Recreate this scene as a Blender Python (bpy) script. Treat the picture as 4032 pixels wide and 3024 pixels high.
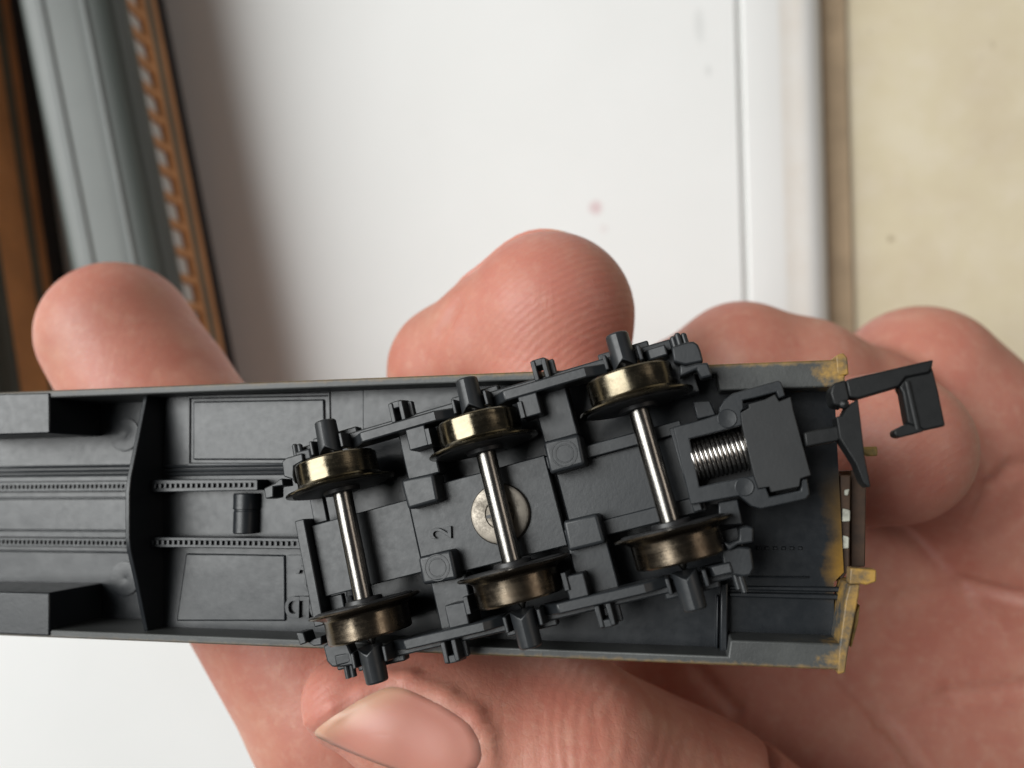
import bpy, bmesh, math, random
import numpy as np
from mathutils import Matrix, Vector
random.seed(7)
rng = np.random.default_rng(7)
for o in list(bpy.data.objects):
    bpy.data.objects.remove(o)
sc = bpy.context.scene
C = sc.collection
S = 0.001            # everything below is measured in millimetres
HT = 158.0           # camera height above the beige surface (mm)

# ------------------------------------------------------------------ camera
cam_d = bpy.data.cameras.new('camera')
cam = bpy.data.objects.new('camera', cam_d)
C.objects.link(cam)
cam.location = (0, 0, HT * S)
cam_d.sensor_width = 36
cam_d.lens = 27.03
cam_d.clip_start = 0.004
cam_d.clip_end = 20
cam_d.dof.use_dof = True
cam_d.dof.focus_distance = 0.0485
cam_d.dof.aperture_fstop = 33.0
sc.camera = cam
# ------------------------------------------------------------------ world, lamps, exposure
w = bpy.data.worlds.new('World')
sc.world = w
w.use_nodes = True
bg = w.node_tree.nodes['Background']
bg.inputs[0].default_value = (0.94, 0.96, 1.0, 1)
bg.inputs[1].default_value = 0.058


def area(name, loc, target, sx, sy, power, col):
    d = bpy.data.lights.new(name, 'AREA')
    d.shape = 'RECTANGLE'
    d.size, d.size_y, d.energy, d.color = sx, sy, power, col
    o = bpy.data.objects.new(name, d)
    C.objects.link(o)
    o.location = loc
    v = Vector(target) - Vector(loc)
    o.rotation_euler = v.to_track_quat('-Z', 'Y').to_euler()
    return o


area('window_light', (-1.12, 0.34, 1.10), (0, 0, 0.1), 0.95, 1.3, 40, (0.985, 1.0, 0.985))
area('fill_light', (1.15, 0.45, 1.25), (0, 0, 0.05), 0.7, 0.5, 3.0, (1.0, 0.88, 0.76))  # added fill: lifts the coach's right side and its shadow on the board
sc.view_settings.view_transform = 'Standard'
sc.view_settings.look = 'None'
sc.view_settings.exposure = 0.0
sc.view_settings.gamma = 1.0
sc.render.engine = 'CYCLES'

# ------------------------------------------------------------------ measuring frames
K = 3027.6           # focal length in pixels of the 4032 px wide photograph


def nrm(v):
    v = np.array(v, float)
    return v / np.linalg.norm(v)


BX = nrm((0.9764, 0.0351, 0.2126))
BY = np.array((-0.025, 1, -0.05))
BY = nrm(BY - BX * BY.dot(BX))
BZ = np.cross(BX, BY)
_r = math.radians(4.0)
BZ, BY = BZ * math.cos(_r) + BY * math.sin(_r), BY * math.cos(_r) - BZ * math.sin(_r)
BO = np.array((0, -8.2, -48.6))                      # vehicle frame: rim plane, mm, camera at origin
_a = math.radians(14.2)
GX = BX * math.cos(_a) + BY * math.sin(_a)
_t = -BX * math.sin(_a) + BY * math.cos(_a)
_r = math.radians(2.0)
GZ = BZ * math.cos(_r) + _t * math.sin(_r)
GT = np.cross(GZ, GX)
GO = np.array((-0.865, -7.51, -47.14))               # bogie frame: middle axle centre


def ray(u, v):
    return np.array(((u - 2016) / K, -(v - 1512) / K, -1.0))


def onplane(u, v, h, O, X, Y, Z):
    r = ray(u, v)
    t = (O + Z * h).dot(Z) / r.dot(Z)
    p = r * t - O
    return (float(p.dot(X)), float(p.dot(Y)))


def B(u, v, h):
    return onplane(u, v, h, BO, BX, BY, BZ)


def G(u, v, h):
    return onplane(u, v, h, GO, GX, GT, GZ)


ZM = {'l': (0, 1450, 1.508), 'r1': (1000, 1600, 3.687), 'r2': (1500, 1450, 3.687), 'r3': (2050, 1250, 3.687),
      'r4': (2500, 1250, 3.687), 'r5': (1150, 2200, 3.318), 'r6': (1650, 2150, 3.687), 'r7': (2200, 1950, 3.687),
      'r8': (1500, 1800, 2.765), 'ra': (1900, 1200, 2.212), 'rd': (1000, 1900, 1.952), 'rk': (2650, 1450, 2.765),
      'rq': (3150, 1350, 2.5522), 're': (3200, 1900, 2.0745), 'rr': (2700, 1900, 1.952), 't': (1050, 2100, 4.74),
      's': (0, 0, 1 / 1.8227)}


def px(z, pts):
    ox, oy, f = ZM[z]
    return [(ox + x / f, oy + y / f) for x, y in pts]


def PB(z, pts, h):
    return [B(u, v, h) for u, v in px(z, pts)]


def PG(z, pts, h):
    return [G(u, v, h) for u, v in px(z, pts)]


def mat4(O, X, Y, Z):
    p = (O + np.array((0, 0, HT))) * S
    return Matrix(((X[0], Y[0], Z[0], p[0]), (X[1], Y[1], Z[1], p[1]), (X[2], Y[2], Z[2], p[2]), (0, 0, 0, 1)))


MBODY = mat4(BO, BX, BY, BZ)
MBOG = mat4(GO, GX, GT, GZ)

# ------------------------------------------------------------------ materials


class NT:
    def __init__(s, name):
        s.m = bpy.data.materials.new(name)
        s.m.use_nodes = True
        s.t = s.m.node_tree
        s.b = s.t.nodes['Principled BSDF']
        s.tc = s.n('ShaderNodeTexCoord')

    def n(s, ty, **k):
        x = s.t.nodes.new(ty)
        for a, v in k.items():
            setattr(x, a, v)
        return x

    def l(s, a, b):
        s.t.links.new(a, b)

    def noise(s, scale, detail=4, rough=0.55, vec=None, dist=0.0):
        x = s.n('ShaderNodeTexNoise')
        x.inputs['Scale'].default_value = scale
        x.inputs['Detail'].default_value = detail
        x.inputs['Roughness'].default_value = rough
        x.inputs['Distortion'].default_value = dist
        s.l(vec if vec is not None else s.tc.outputs['Object'], x.inputs['Vector'])
        return x.outputs['Fac']

    def ramp(s, fac, stops):
        x = s.n('ShaderNodeValToRGB')
        e = x.color_ramp.elements
        while len(e) < len(stops):
            e.new(0.5)
        for el, (p, c) in zip(e, stops):
            el.position = p
            el.color = (*c, 1) if len(c) == 3 else c
        s.l(fac, x.inputs['Fac'])
        return x.outputs['Color']

    def rng(s, fac, a, b, c, d):
        x = s.n('ShaderNodeMapRange')
        for i, v in enumerate((a, b, c, d)):
            x.inputs[1 + i].default_value = v
        s.l(fac, x.inputs[0])
        return x.outputs[0]

    def mix(s, fac, a, b, mode='MIX'):
        x = s.n('ShaderNodeMix', data_type='RGBA', blend_type=mode)
        for inp, v in ((x.inputs[0], fac), (x.inputs[6], a), (x.inputs[7], b)):
            if hasattr(v, 'is_output') or isinstance(v, bpy.types.NodeSocket):
                s.l(v, inp)
            elif isinstance(v, (int, float)):
                inp.default_value = v
            else:
                inp.default_value = (*v, 1)
        return x.outputs[2]

    def math(s, op, a, b=None):
        x = s.n('ShaderNodeMath', operation=op)
        for i, v in enumerate((a, b)):
            if v is None:
                continue
            if isinstance(v, (int, float)):
                x.inputs[i].default_value = v
            else:
                s.l(v, x.inputs[i])
        return x.outputs[0]

    def bump(s, h, strength, dist, prev=None):
        x = s.n('ShaderNodeBump')
        x.inputs['Strength'].default_value = strength
        x.inputs['Distance'].default_value = dist
        s.l(h, x.inputs['Height'])
        if prev is not None:
            s.l(prev, x.inputs['Normal'])
        return x.outputs[0]

    def set(s, **k):
        for a, v in k.items():
            inp = s.b.inputs[a.replace('_', ' ')]
            if isinstance(v, bpy.types.NodeSocket):
                s.l(v, inp)
            elif isinstance(v, tuple) and len(v) == 3 and inp.type == 'RGBA':
                inp.default_value = (*v, 1)
            else:
                inp.default_value = v
        return s.m

    def xyz(s, sock=None):
        x = s.n('ShaderNodeSeparateXYZ')
        s.l(sock if sock is not None else s.tc.outputs['Object'], x.inputs[0])
        return x.outputs


def plastic(name, c0, c1, rough=0.42, spec=0.5, grain=1.0):
    t = NT(name)
    n1 = t.noise(260, 5, 0.6)
    n2 = t.noise(1700, 4, 0.65)
    n3 = t.noise(4200, 2, 0.6)
    col = t.ramp(n1, [(0.3, c0), (0.72, c1)])
    dust = t.rng(t.noise(900, 8, 0.75), 0.66, 0.78, 0, 0.22)
    col = t.mix(dust, col, (0.16, 0.16, 0.155))
    bm = t.bump(n2, 0.06 * grain, 0.00012)
    bm = t.bump(n3, 0.12 * grain, 0.00004, bm)
    return t.set(Base_Color=col, Roughness=t.rng(n2, 0.3, 0.75, rough - 0.04, rough + 0.06), Specular_IOR_Level=spec, Normal=bm)


M_PL = plastic('dark_grey_plastic', (0.008, 0.010, 0.0125), (0.0125, 0.015, 0.018), 0.37, 0.42)
M_BG = plastic('bogie_grey_plastic', (0.013, 0.015, 0.0175), (0.021, 0.0235, 0.026), 0.40, 0.42)
M_CP = plastic('coupling_black_plastic', (0.005, 0.0055, 0.006), (0.008, 0.009, 0.0095), 0.48, 0.34)
M_PK = plastic('pocket_cover_plastic', (0.016, 0.017, 0.018), (0.022, 0.023, 0.024), 0.55, 0.38)


def rim_plastic():          # grey plastic with ochre paint overspray along the outer edge and at the headstock
    t = NT('rim_plastic_overspray')
    x, y, z = t.xyz()
    n2 = t.noise(1500, 5, 0.7)
    n3 = t.noise(700, 6, 0.7)
    grey = t.ramp(t.noise(300, 5), [(0.3, (0.034, 0.036, 0.036)), (0.7, (0.055, 0.058, 0.056))])
    och = t.mix(n3, (0.34, 0.18, 0.025), (0.46, 0.27, 0.05))
    ay = t.math('ABSOLUTE', t.math('SUBTRACT', y, 0.00012))
    e1 = t.rng(t.math('ADD', ay, t.math('MULTIPLY', t.math('SUBTRACT', n2, 0.5), 0.0007)), 0.00862, 0.009, 0, 0.6)
    e2 = t.rng(t.math('ADD', x, t.math('MULTIPLY', t.math('SUBTRACT', n3, 0.5), 0.012)), 0.0180, 0.0212, 0, 0.8)
    e1 = t.math('MULTIPLY', e1, t.rng(x, -0.03, 0.012, 0.25, 1.0))
    f = t.math('MAXIMUM', e1, e2)
    col = t.mix(f, grey, och)
    return t.set(Base_Color=col, Roughness=0.5, Normal=t.bump(n2, 0.3, 0.0001))


M_RIM = rim_plastic()


def floor_plastic():
    t = NT('floor_plastic_overspray')
    x, y, z = t.xyz()
    n1 = t.noise(230, 5, 0.6)
    n2 = t.noise(1700, 4, 0.65)
    n3 = t.noise(420, 5, 0.6)
    grey = t.ramp(n1, [(0.3, (0.006, 0.008, 0.0105)), (0.72, (0.011, 0.0135, 0.0165))])
    och = t.mix(t.noise(900, 5, 0.7), (0.20, 0.10, 0.010), (0.30, 0.165, 0.024))
    xx = t.math('ADD', x, t.math('MULTIPLY', t.math('SUBTRACT', n3, 0.5), 0.0022))
    f = t.rng(xx, 0.0188, 0.0199, 0, 0.85)
    f = t.math('MULTIPLY', f, t.rng(y, -0.0055, -0.0038, 0, 1))
    f = t.math('MULTIPLY', f, t.rng(y, -0.003, 0.0028, 1, 0))
    col = t.mix(f, grey, och)
    bm = t.bump(n2, 0.05, 0.00012)
    bm = t.bump(t.noise(300, 3), 0.04, 0.0005, bm)
    bm = t.bump(t.noise(140, 2), 0.14, 0.001, bm)
    return t.set(Base_Color=col, Roughness=t.rng(n2, 0.3, 0.75, 0.31, 0.40), Specular_IOR_Level=0.42, Normal=bm)


M_FL = floor_plastic()


def ochre():
    t = NT('ochre_paint')
    n = t.noise(800, 7, 0.7)
    col = t.ramp(n, [(0.32, (0.085, 0.075, 0.032)), (0.52, (0.26, 0.165, 0.04)), (0.78, (0.40, 0.26, 0.075))])
    return t.set(Base_Color=col, Roughness=0.5, Normal=t.bump(n, 0.25, 0.0001))


M_OC = ochre()


def metal(name, col, col2, rough, grain_axis=None, dirt=0.0, bump=0.25):
    t = NT(name)
    mp = t.n('ShaderNodeMapping')
    if grain_axis is not None:
        sc_ = [1.0, 1.0, 1.0]
        sc_ = [0.04, 1.0, 0.04] if grain_axis == 'turn' else [1.0, 0.06, 1.0]
        mp.inputs['Scale'].default_value = sc_
    t.l(t.tc.outputs['Object'], mp.inputs[0])
    g = t.noise(5200, 4, 0.7, mp.outputs[0])
    g2 = t.noise(1500, 5, 0.7)
    d = t.rng(t.noise(420, 8, 0.75), 0.5 - dirt, 0.72, 0, 1)
    c = t.mix(g, col, col2)
    if dirt > 0:
        c = t.mix(t.math('MULTIPLY', d, min(1.0, dirt * 5)), c, (0.05, 0.034, 0.022))
    ro = t.rng(g, 0.3, 0.7, rough * 0.75, rough * 1.3)
    if dirt > 0:
        ro = t.math('ADD', ro, t.math('MULTIPLY', d, 0.3))
    bm = t.bump(g, bump * 0.35, 0.00003)
    bm = t.bump(g2, bump * 0.18, 0.0001, bm)
    return t.set(Base_Color=c, Metallic=1.0, Roughness=ro, Normal=bm)


M_WH = metal('blackened_nickel', (0.10, 0.085, 0.057), (0.16, 0.138, 0.10), 0.13, 'turn', 0.06, 0.4)
M_WD = metal('dirty_nickel', (0.095, 0.076, 0.054), (0.155, 0.13, 0.10), 0.15, 'turn', 0.13, 0.5)
M_AX = metal('axle_steel', (0.15, 0.143, 0.133), (0.23, 0.22, 0.205), 0.24, 1, 0, 0.5)
M_SC = metal('screw_nickel', (0.15, 0.134, 0.113), (0.21, 0.188, 0.16), 0.42, None, 0.02, 0.15)
M_SP = metal('spring_steel', (0.40, 0.38, 0.36), (0.48, 0.46, 0.44), 0.2, None, 0, 0.05)


def simple(name, col, rough=0.5, spec=0.5, n=300, var=0.25, bump=0.15, bs=1200, bd=0.0001):
    t = NT(name)
    nn = t.noise(n, 5, 0.6)
    a = tuple(c * (1 - var) for c in col)
    b = tuple(min(1, c * (1 + var)) for c in col)
    return t.set(Base_Color=t.ramp(nn, [(0.3, a), (0.7, b)]), Roughness=rough, Specular_IOR_Level=spec,
                 Normal=t.bump(t.noise(bs, 4), bump, bd))


M_WHT = simple('worn_white_paint', (0.42, 0.42, 0.36), 0.6, n=1500, var=0.4)
M_BRN = simple('brown_shaded_ochre', (0.05, 0.025, 0.012), 0.6, n=900, var=0.5)  # ochre end wall's shade is put into this dark brown
M_HUB = simple('black_hub_and_shade', (0.012, 0.012, 0.013), 0.45)  # dark hub plastic; the same black paints shade on the wheel backs

# ------------------------------------------------------------------ mesh helpers


class MB:
    def __init__(s):
        s.v, s.f = [], []

    def add(s, v, f):
        o = len(s.v)
        s.v += [tuple(p) for p in v]
        s.f += [tuple(i + o for i in q) for q in f]
        return s

    def box(s, x0, x1, y0, y1, z0, z1, tp=0.0, skew=0.0):
        """axis box; the z1 face is inset by tp"""
        v = [(x0, y0, z0), (x1, y0, z0), (x1, y1, z0), (x0, y1, z0),
             (x0 + tp, y0 + tp, z1), (x1 - tp, y0 + tp, z1), (x1 - tp, y1 - tp, z1), (x0 + tp, y1 - tp, z1)]
        return s.add(v, [(3, 2, 1, 0), (4, 5, 6, 7), (0, 1, 5, 4), (1, 2, 6, 5), (2, 3, 7, 6), (3, 0, 4, 7)])

    def prism(s, poly, z0, z1, grow=0.0):
        ar = sum(a[0] * b[1] - b[0] * a[1] for a, b in zip(poly, poly[1:] + poly[:1]))
        if ar < 0:
            poly = poly[::-1]
        n = len(poly)
        cx, cy = sum(p[0] for p in poly) / n, sum(p[1] for p in poly) / n
        z0f = z0 if callable(z0) else (lambda x, y: z0)
        z1f = z1 if callable(z1) else (lambda x, y: z1)
        lo = [(x + (x - cx) * grow, y + (y - cy) * grow, z0f(x, y)) for x, y in poly]
        hi = [(x, y, z1f(x, y)) for x, y in poly]
        f = [tuple(range(n))[::-1], tuple(range(n, 2 * n))]
        f += [(i, (i + 1) % n, n + (i + 1) % n, n + i) for i in range(n)]
        return s.add(lo + hi, f)

    def lathe(s, prof, org=(0, 0, 0), ax='y', n=48, capped=False):
        """prof: (along, radius) list, around axis ax"""
        v, f = [], []
        m = len(prof)
        for i in range(n):
            a = 2 * math.pi * i / n
            c, q = math.cos(a), math.sin(a)
            for t, r in prof:
                if ax == 'y':
                    p = (r * c, t, r * q)
                elif ax == 'x':
                    p = (t, r * c, r * q)
                else:
                    p = (r * c, r * q, t)
                v.append(tuple(a_ + b_ for a_, b_ in zip(p, org)))
        for i in range(n):
            j = (i + 1) % n
            for k in range(m - 1):
                q = (i * m + k, i * m + k + 1, j * m + k + 1, j * m + k)
                f.append(q if ax != 'y' else q[::-1])
        if capped:
            f.append(tuple(i * m for i in range(n)))
            f.append(tuple(i * m + m - 1 for i in range(n)))
        return s.add(v, f)

    def tube(s, pts, r, n=8, closed=False):
        pts = [Vector(p) for p in pts]
        m = len(pts)
        v, f = [], []
        up = Vector((0, 0, 1))
        for i, p in enumerate(pts):
            a = pts[(i - 1) % m] if (closed or i) else p
            b = pts[(i + 1) % m] if (closed or i < m - 1) else p
            d = (b - a).normalized()
            u = d.cross(up)
            if u.length < 1e-4:
                u = d.cross(Vector((1, 0, 0)))
            u.normalize()
            w_ = u.cross(d)
            for k in range(n):
                an = 2 * math.pi * k / n
                v.append(tuple(p + (u * math.cos(an) + w_ * math.sin(an)) * r))
        for i in range(m if closed else m - 1):
            j = (i + 1) % m
            for k in range(n):
                l = (k + 1) % n
                f.append((i * n + k, i * n + l, j * n + l, j * n + k))
        if not closed:
            f.append(tuple(range(n))[::-1])
            f.append(tuple((m - 1) * n + k for k in range(n)))
        return s.add(v, f)

    def mesh(s, name, mat, smooth=35):
        me = bpy.data.meshes.new(name)
        me.from_pydata([(a * S, b * S, c * S) for a, b, c in s.v], [], s.f)
        bm = bmesh.new()
        bm.from_mesh(me)
        bmesh.ops.recalc_face_normals(bm, faces=bm.faces)
        bm.to_mesh(me)
        bm.free()
        me.materials.append(mat)
        if smooth:
            me.shade_smooth()
            me.set_sharp_from_angle(angle=math.radians(smooth))
        return me

    def obj(s, name, mat, parent=None, bevel=0.0, smooth=35, loc=None, seg=2):
        o = bpy.data.objects.new(name, s.mesh(name, mat, smooth))
        C.objects.link(o)
        if parent is not None:
            o.parent = parent
        if loc is not None:
            o.location = [q * S for q in loc]
        if bevel:
            b = o.modifiers.new('bevel', 'BEVEL')
            b.width = bevel * S
            b.segments = seg
            b.limit_method = 'ANGLE'
            b.angle_limit = math.radians(40)
        return o


def tag(o, label=None, cat=None, group=None, kind=None):
    if label:
        o['label'] = label
    if cat:
        o['category'] = cat
    if group:
        o['group'] = group
    if kind:
        o['kind'] = kind
    return o


def empty(name, matrix):
    o = bpy.data.objects.new(name, None)
    C.objects.link(o)
    o.empty_display_size = 0.005
    o.matrix_world = matrix
    return o


def link_copy(o, parent, loc=None):
    c = o.copy()
    C.objects.link(c)
    c.parent = parent
    if loc is not None:
        c.location = [q * S for q in loc]
    return c


# ================================================================== SETTING
# ---- beige mottled surface
def beige():
    t = NT('beige_mottled_surface')
    a = t.noise(28, 6, 0.65)
    b = t.noise(160, 6, 0.7)
    c = t.noise(210, 3, 0.5, None, 0.6)
    col = t.ramp(a, [(0.3, (0.60, 0.51, 0.36)), (0.55, (0.67, 0.59, 0.42)), (0.75, (0.73, 0.66, 0.51))])
    col = t.mix(t.rng(b, 0.45, 0.75, 0, 0.5), col, (0.72, 0.64, 0.52))
    col = t.mix(t.rng(c, 0.70, 0.78, 0, 0.7), col, (0.28, 0.22, 0.13))
    return t.set(Base_Color=col, Roughness=0.45, Normal=t.bump(b, 0.2, 0.0004))


m = MB()
m.add([(-700, -700, 0), (700, -700, 0), (700, 700, 0), (-700, 700, 0)], [(0, 1, 2, 3)])
tag(m.obj('table_surface', beige(), smooth=0), kind='structure')


# ---- white board with a groove and a quarter-round edge
def white():
    t = NT('white_painted_board')
    x, y, z = t.xyz()
    a = t.noise(20, 5, 0.6)
    b = t.noise(90, 7, 0.7)
    col = t.ramp(a, [(0.3, (0.80, 0.80, 0.785)), (0.7, (0.84, 0.84, 0.83))])
    # yellowed, scuffed band along the edge moulding
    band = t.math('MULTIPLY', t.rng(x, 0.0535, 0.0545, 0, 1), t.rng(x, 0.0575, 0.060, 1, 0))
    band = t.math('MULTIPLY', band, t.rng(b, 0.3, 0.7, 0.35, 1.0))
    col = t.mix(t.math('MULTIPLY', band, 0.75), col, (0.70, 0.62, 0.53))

    def spot(cx, cy, r, sx=1, sy=1, warp=0.5):
        dx = t.math('MULTIPLY', t.math('SUBTRACT', x, cx), sx)
        dy = t.math('MULTIPLY', t.math('SUBTRACT', y, cy), sy)
        d = t.math('SQRT', t.math('ADD', t.math('MULTIPLY', dx, dx), t.math('MULTIPLY', dy, dy)))
        d = t.math('ADD', d, t.math('MULTIPLY', t.math('SUBTRACT', t.noise(500, 3), 0.5), r * warp))
        return t.rng(d, r * 0.45, r * 1.1, 1, 0)
    col = t.mix(t.math('MULTIPLY', spot(0.0173, 0.0339, 0.0016), 0.55), col, (0.62, 0.36, 0.38))
    col = t.mix(t.math('MULTIPLY', spot(0.0188, 0.0298, 0.0010), 0.2), col, (0.62, 0.42, 0.42))
    col = t.mix(t.math('MULTIPLY', spot(0.0385, 0.069, 0.0012, 1, 0.3), 0.25), col, (0.45, 0.46, 0.45))
    col = t.mix(t.math('MULTIPLY', spot(0.0400, 0.060, 0.0007, 1, 0.5), 0.3), col, (0.45, 0.46, 0.45))
    sm = t.rng(t.noise(55, 8, 0.8), 0.66, 0.75, 0, 0.10)
    col = t.mix(sm, col, (0.55, 0.55, 0.53))
    return t.set(Base_Color=col, Roughness=0.38, Normal=t.bump(b, 0.08, 0.0003))


BT = 8.0      # board top above beige surface
prof = [(-260, 0.0), (-260, BT), (45.5, BT), (45.65, BT - 1.8), (46.75, BT - 1.8), (46.95, BT + 0.25), (54.0, BT + 0.25), (54.6, BT + 0.05)]
for i in range(11):
    a = math.radians(90 - 9 * i)
    prof.append((57.2 + 7.4 * math.cos(a), 0.65 + 7.4 * math.sin(a)))
prof.append((64.6, 0.0))
m = MB()
n = len(prof)
m.add([(x, -230, z) for x, z in prof] + [(x, 260, z) for x, z in prof],
      [(i, (i + 1) % n, n + (i + 1) % n, n + i) for i in range(n)] + [tuple(range(n))[::-1], tuple(range(n, 2 * n))])
board = m.obj('white_board', white(), smooth=25, bevel=0.12)
board.rotation_euler = (0, 0, math.radians(1.6))
tag(board, 'white painted board with narrow groove and rounded edge moulding on beige surface', 'board')

tag(MB().box(63.0, 70.0, -229, 259, 0.3, 1.4).obj('edge_strip', simple('brown_edge_strip', (0.38, 0.28, 0.18), 0.6, n=120, var=0.15), board, 0.15))  # brown strip low along the board's right edge

# ================================================================== background coaches
M_OR = simple('orange_coach_paint', (0.60, 0.28, 0.105), 0.4, n=90, var=0.18)
M_GR = simple('grey_green_coach_roof', (0.10, 0.11, 0.105), 0.42, n=60, var=0.14)
M_DG = simple('dark_green_grey_paint', (0.075, 0.085, 0.075), 0.42, n=90, var=0.2)
M_ST = simple('olive_grey_stripe', (0.13, 0.125, 0.095), 0.45, n=90, var=0.2)
M_UF = simple('black_coach_underframe', (0.012, 0.012, 0.014), 0.5)


def roof_paint():
    t = NT('banded_roof_paint')
    x, y, z = t.xyz()
    n = t.noise(60, 5, 0.6)
    g = t.ramp(n, [(0.3, (0.062, 0.072, 0.066)), (0.7, (0.085, 0.096, 0.088))])
    f = t.math('MULTIPLY', t.rng(y, -0.0066, -0.0062, 0, 1), 1.0)
    f2 = t.rng(y, -0.0100, -0.0096, 1, 0)
    col = t.mix(f, g, (0.05, 0.058, 0.052))
    return t.set(Base_Color=col, Roughness=0.45)


M_RF = roof_paint()


def glass():
    t = NT('coach_window_pane')
    return t.set(Base_Color=(0.60, 0.61, 0.60), Roughness=0.3, Specular_IOR_Level=0.6)


M_GL = glass()
PANE = None
PIL = None


def coach(label, side_a, side_b, length, windows, wcol):
    """side_a -> side_b: the two ends of the right-hand wall's foot on the board (camera mm)"""
    global PANE, PIL
    A, Bp = np.array(side_a, float), np.array(side_b, float)
    d = nrm(Bp - A)
    ang = math.atan2(d[1], d[0])                 # local +x runs along the coach, local +y to the left of travel
    e = bpy.data.objects.new('model_coach', None)
    C.objects.link(e)
    e.location = (A[0] * S, A[1] * S, BT * S)
    e.rotation_euler = (0, 0, ang)
    e.empty_display_size = 0.01
    tag(e, label, 'model coach', 'model coaches standing on the white board')
    L, W = length, 15.8
    # travel goes down the picture: local +y points to picture right, so the body sits at y < 0
    MB().box(0, L, -W + 0.9, -0.9, 0.0, 5.2).obj('underframe', M_UF, e, 0.3)
    MB().box(0, L, -W + 0.3, -0.3, 5.1, 7.1).obj('sole_bar', M_UF, e, 0.2)
    MB().box(0, L, -W, 0, 7.1, 14.3 if windows else 20.2).obj('lower_body', M_OR, e, 0.15)
    for yy in (0.0, -W):
        MB().box(0.5, L - 0.5, yy - 0.06, yy + 0.06, 9.9, 12.5).obj('stripe', M_ST, e)
    if windows:
        MB().box(0.6, L - 0.6, -W + 1.2, -1.2, 14.2, 20.4).obj('window_band', wcol, e)
        pitch = 4.75
        x = 2.0
        while x < L - 4:
            if PANE is None:
                PANE = MB().box(0, 3.55, -1.17, -0.85, 14.7, 19.6).obj('window_pane', M_GL, e, 0.1, loc=(x, 0, 0))
                PIL = MB().box(3.4, 4.75, -1.25, -0.02, 14.25, 20.3).obj('window_pillar', M_OR, e, 0.15, loc=(x, 0, 0))
            else:
                link_copy(PANE, e, (x, 0, 0))
                link_copy(PIL, e, (x, 0, 0))
            x += pitch
    MB().box(0, L, -W + 0.1, -0.1, 20.2, 22.6).obj('upper_panel', M_DG, e, 0.2)
    # roof: rounded section, painted in bands
    pts = []
    for i in range(21):
        a = math.pi * i / 20
        pts.append((-W / 2 + (W / 2 - 0.2) * math.copysign(abs(math.cos(a)) ** 0.55, math.cos(a)), 22.4 + 4.2 * math.sin(a) ** 0.45))
    n = len(pts)
    m = MB()
    m.add([(0, y, z) for y, z in pts] + [(L, y, z) for y, z in pts],
          [(i, i + 1, n + i + 1, n + i) for i in range(n - 1)] + [(n - 1, 0, n, 2 * n - 1), tuple(range(n))[::-1], tuple(range(n, 2 * n))])
    r = m.obj('roof', M_RF, e, smooth=50)
    for yy in (-4.6, -W + 4.6):
        MB().tube([(1, yy, 26.25), (L - 1, yy, 26.25)], 0.7, 10).obj('roof_rib', M_GR, r)
    for xx in np.arange(18, L - 8, 27.0):
        MB().box(xx, xx + 1.6, -6.4, -4.9, 25.9, 26.45).obj('roof_bracket', M_DG, r, 0.15)
    return e


coach('orange and grey model coach with a row of pale windows standing on white board',
      (-81.6, 150), (-50.6, -8), 161, True, M_DG)
coach('orange model coach with plain striped side standing behind the windowed coach',
      (-104.9, 150), (-81.7, -8), 159.7, False, M_DG)

# ================================================================== MODEL VEHICLE
veh = empty('model_railway_vehicle', MBODY)
tag(veh, 'dark grey underside of an upturned ochre model railway vehicle held in fingers', 'model train')
YU, YL = 9.02, -8.74         # outer faces of the side walls
FL, FR = -5.0, -2.5          # floor levels left / right of the cross rib
XR = -27.0                   # rib position
XE = 19.9
# outer shell (ochre), behind the rim
m = MB()
sec = [(YU - 0.02, -0.55), (YU - 0.02, -7.0), (YU - 1.6, -9.3), (YL + 1.6, -9.3), (YL + 0.02, -7.0), (YL + 0.02, -0.55)]
n = len(sec)
m.add([(-78, y, z) for y, z in sec] + [(19.2 + (y - YL) / (YU - YL) * 0.9, y, z) for y, z in sec],
      [(i, (i + 1) % n, n + (i + 1) % n, n + i) for i in range(n - 1)] + [tuple(range(n))[::-1]])
# end face below the open top
m.prism([(18.6, YL + 0.1), (19.15, YL + 0.1), (20.05, YU - 0.1), (19.5, YU - 0.1)], -9.0, -3.4)
m.obj('body_shell', M_OC, veh, 0.1)
# floors
MB().box(-77, XR - 0.1, YL + 0.3, YU - 0.3, FL - 0.8, FL).obj('floor', M_FL, veh)
MB().prism([(XR - 0.1, YL + 0.3), (19.1, YL + 0.3), (19.3, -4.2), (XE, -3.6), (XE + 0.1, YU - 0.3), (XR - 0.1, YU - 0.3)], FR - 0.8, FR).obj('floor', M_FL, veh)
# side walls (rims); thicker towards the headstock
for yo, yi, yw in ((YU, YU - 0.55, YU - 1.62), (YL, YL + 0.52, YL + 1.45)):
    x1 = 13.0
    xe = 20.15 if yo > 0 else 19.2
    poly = [(-77.5, yo), (xe, yo), (xe, yw), (x1, yw), (x1 - 0.15, yi), (-77.5, yi)]
    MB().prism(poly, -5.6, 0.0).obj('side_wall', M_RIM, veh, 0.1)
# equipment boxes at the left, standing on the floor
for pts in ([(-60, 145), (300, 146), (302, 386), (-60, 400)], [(-60, 1329), (300, 1332), (300, 1588), (-60, 1575)]):
    q = PB('l', pts, 0.0)
    q[0], q[3] = (-46, q[0][1]), (-46, q[3][1])
    q = [(x, max(min(y, YU - 0.06), YL + 0.06)) for x, y in q]
    MB().prism(q, FL, 0.12).obj('equipment_box', M_PL, veh, 0.1)
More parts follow.
